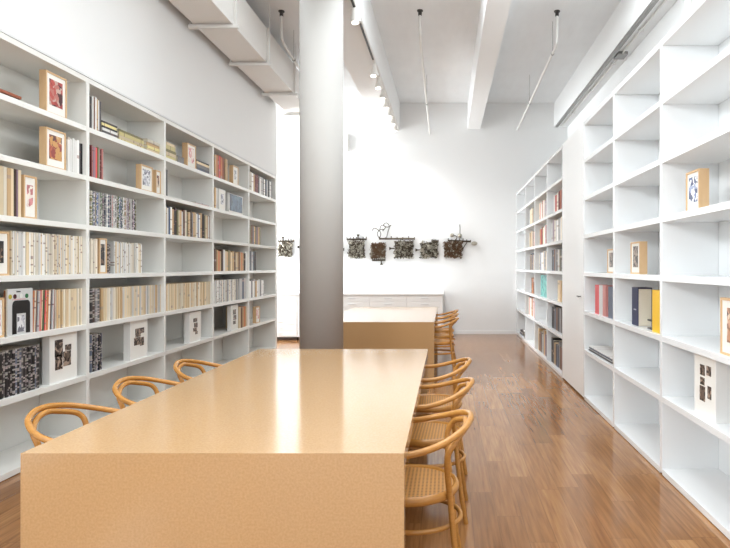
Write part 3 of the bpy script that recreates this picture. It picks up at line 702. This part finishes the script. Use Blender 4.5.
# face-out magazine in the nearest left bay, with its printed black arch and coloured dots
y0, y1 = yL(4.8+1.2), yL(31.3); w = y1-y0
t = thing('magazine', 'pale grey magazine shown face out with a thick black arch and coloured dots', 'magazine', (XL-.02, (y0+y1)/2, ROWS[2]+.0005))
h = .315
obj('cover', box(-.004, 0, -w/2, w/2, 0, h), flat('grey_cover', (206,206,204), .35), t); obj('page_block', box(-.012, -.0042, -w/2, w/2, .001, h-.001), M['pages'], t)
b = BM(); lw = .18*w
# arch
pts = []
def arch(bm, cx, hw, t_, z1, th):
    for s in (-1, 1): bx(bm, 0, .0012, cx+s*hw-th/2*(1), cx+s*hw+th/2, .008, z1-.03)
    n = 12; outr = []; inr = []
    outer = [(cx-hw-th/2, z1-.03)]
    for i in range(n+1):
        a = PI-PI*i/n; r = .03
        cxx = cx-hw-th/2+r if i <= n/2 else cx+hw+th/2-r
        outr.append((cxx+r*math.cos(a), z1-.03+r*math.sin(a)))
    vs = [bm.verts.new((.0012, y, z)) for y, z in outr]; bm.faces.new(vs)
    bx(bm, 0, .0012, cx-hw+th/2, cx+hw-th/2, z1-.09, z1-.03)
arch(b, .03*w, .27*w, 0, .235, .17*w)
obj('printed_arch', b, flat('black_ink', (14,12,14), .4), t)
obj('printed_photo', box(.0001, .0011, -.12*w, .17*w, .02, .13), P['grey'], t)
for (yy, zz, c, nm) in ((-.40,.262,(186,170,60),'olive_dot'),(-.22,.262,(70,20,30),'maroon_dot'),(.02,.265,(225,225,220),'pale_dot'),(.25,.262,(40,110,60),'green_dot')):
    b = BM(); cyl(b, (0, yy*w, zz), (.0012, yy*w, zz), .016, n=16); obj('printed_dot', b, flat(nm, c), t)
obj('printed_title', box(.0001, .001, -.16*w, 0, .290, .298), flat('black_ink', (14,12,14)), t)
obj('printed_strip', box(.0001, .001, -.32*w, .2*w, .239, .244), flat('pink_ink', (214,150,150)), t)

# ------------------------------------------------------------------ light
def area(name, loc, rot, sx, sy, power, col=(1,1,1)):
    L = bpy.data.lights.new(name, 'AREA'); L.shape = 'RECTANGLE'; L.size = sx; L.size_y = sy; L.energy = power; L.color = col
    o = bpy.data.objects.new(name, L); C.objects.link(o); o.location = loc; o.rotation_euler = rot; return o
DAY = (.89,.955,1)
area('daylight_back_left', (-1.7, YB-.6, 2.0), (R(108),0,0), 2.4, 3.4, 14, DAY)
area('daylight_back_right', (1.1, YB-.6, 2.0), (R(108),0,0), 2.0, 3.4, 14, DAY)
area('daylight_left', (XL-1.0, -1.15, 2.0), (R(110),0,R(-90)), 5.5, 3.0, 75, DAY)
area('added_fill_left_high', (XL-.9, .3, 3.5), (R(98),0,R(-90)), 6.4, 1.0, 165, DAY)  # added fill through the made-up high opening on the left
area('added_fill_right', (3.3, 3.4, 3.7), (R(98),0,R(90)), 6.0, 1.3, 62, DAY)  # added fill through the made-up high window on the right
area('daylight_annex', (-7.4, 11.32, 1.9), (R(112),0,R(-90)), 2.2, 3.2, 330, DAY)
for nm, x, sx, p in (('added_roof_fill_a', -1.765, .6, 20), ('added_roof_fill_b', -.26, 1.2, 58), ('added_roof_fill_c', 1.425, 1.3, 62)):  # added overhead fill above the made-up roof openings
    area(nm, (x, 3.6, ZC+.3), (0,0,0), sx, 6.2, p, DAY)
for y in lt:
    L = bpy.data.lights.new('track_lamp', 'SPOT'); L.energy = 24; L.spot_size = R(110); L.spot_blend = .8; L.shadow_soft_size = .05; L.color = (1,1,1)
    o = bpy.data.objects.new('track_lamp', L); C.objects.link(o); o.location = (TX, y, 4.0); o.rotation_euler = (R(8), R(-14), 0)
W = bpy.data.worlds.new('sky'); S.world = W; W.use_nodes = True
bg = W.node_tree.nodes['Background']; bg.inputs[0].default_value = (.89,.955,1,1); bg.inputs[1].default_value = .5

# ------------------------------------------------------------------ camera
cd = bpy.data.cameras.new('camera'); cam = bpy.data.objects.new('camera', cd); C.objects.link(cam)
cam.location = (0,0,H); cam.rotation_euler = (R(90),0,0)
cd.sensor_width = 36; cd.sensor_fit = 'HORIZONTAL'; cd.lens = 36*F/730
cd.shift_x = -(VX-365)/730; cd.shift_y = -(274-VY)/730
cd.clip_start = .05; cd.clip_end = 100
S.camera = cam
vs = S.view_settings; vs.view_transform = 'Standard'; vs.look = 'None'; vs.exposure = 0.99; vs.gamma = 1; vs.use_curve_mapping = False
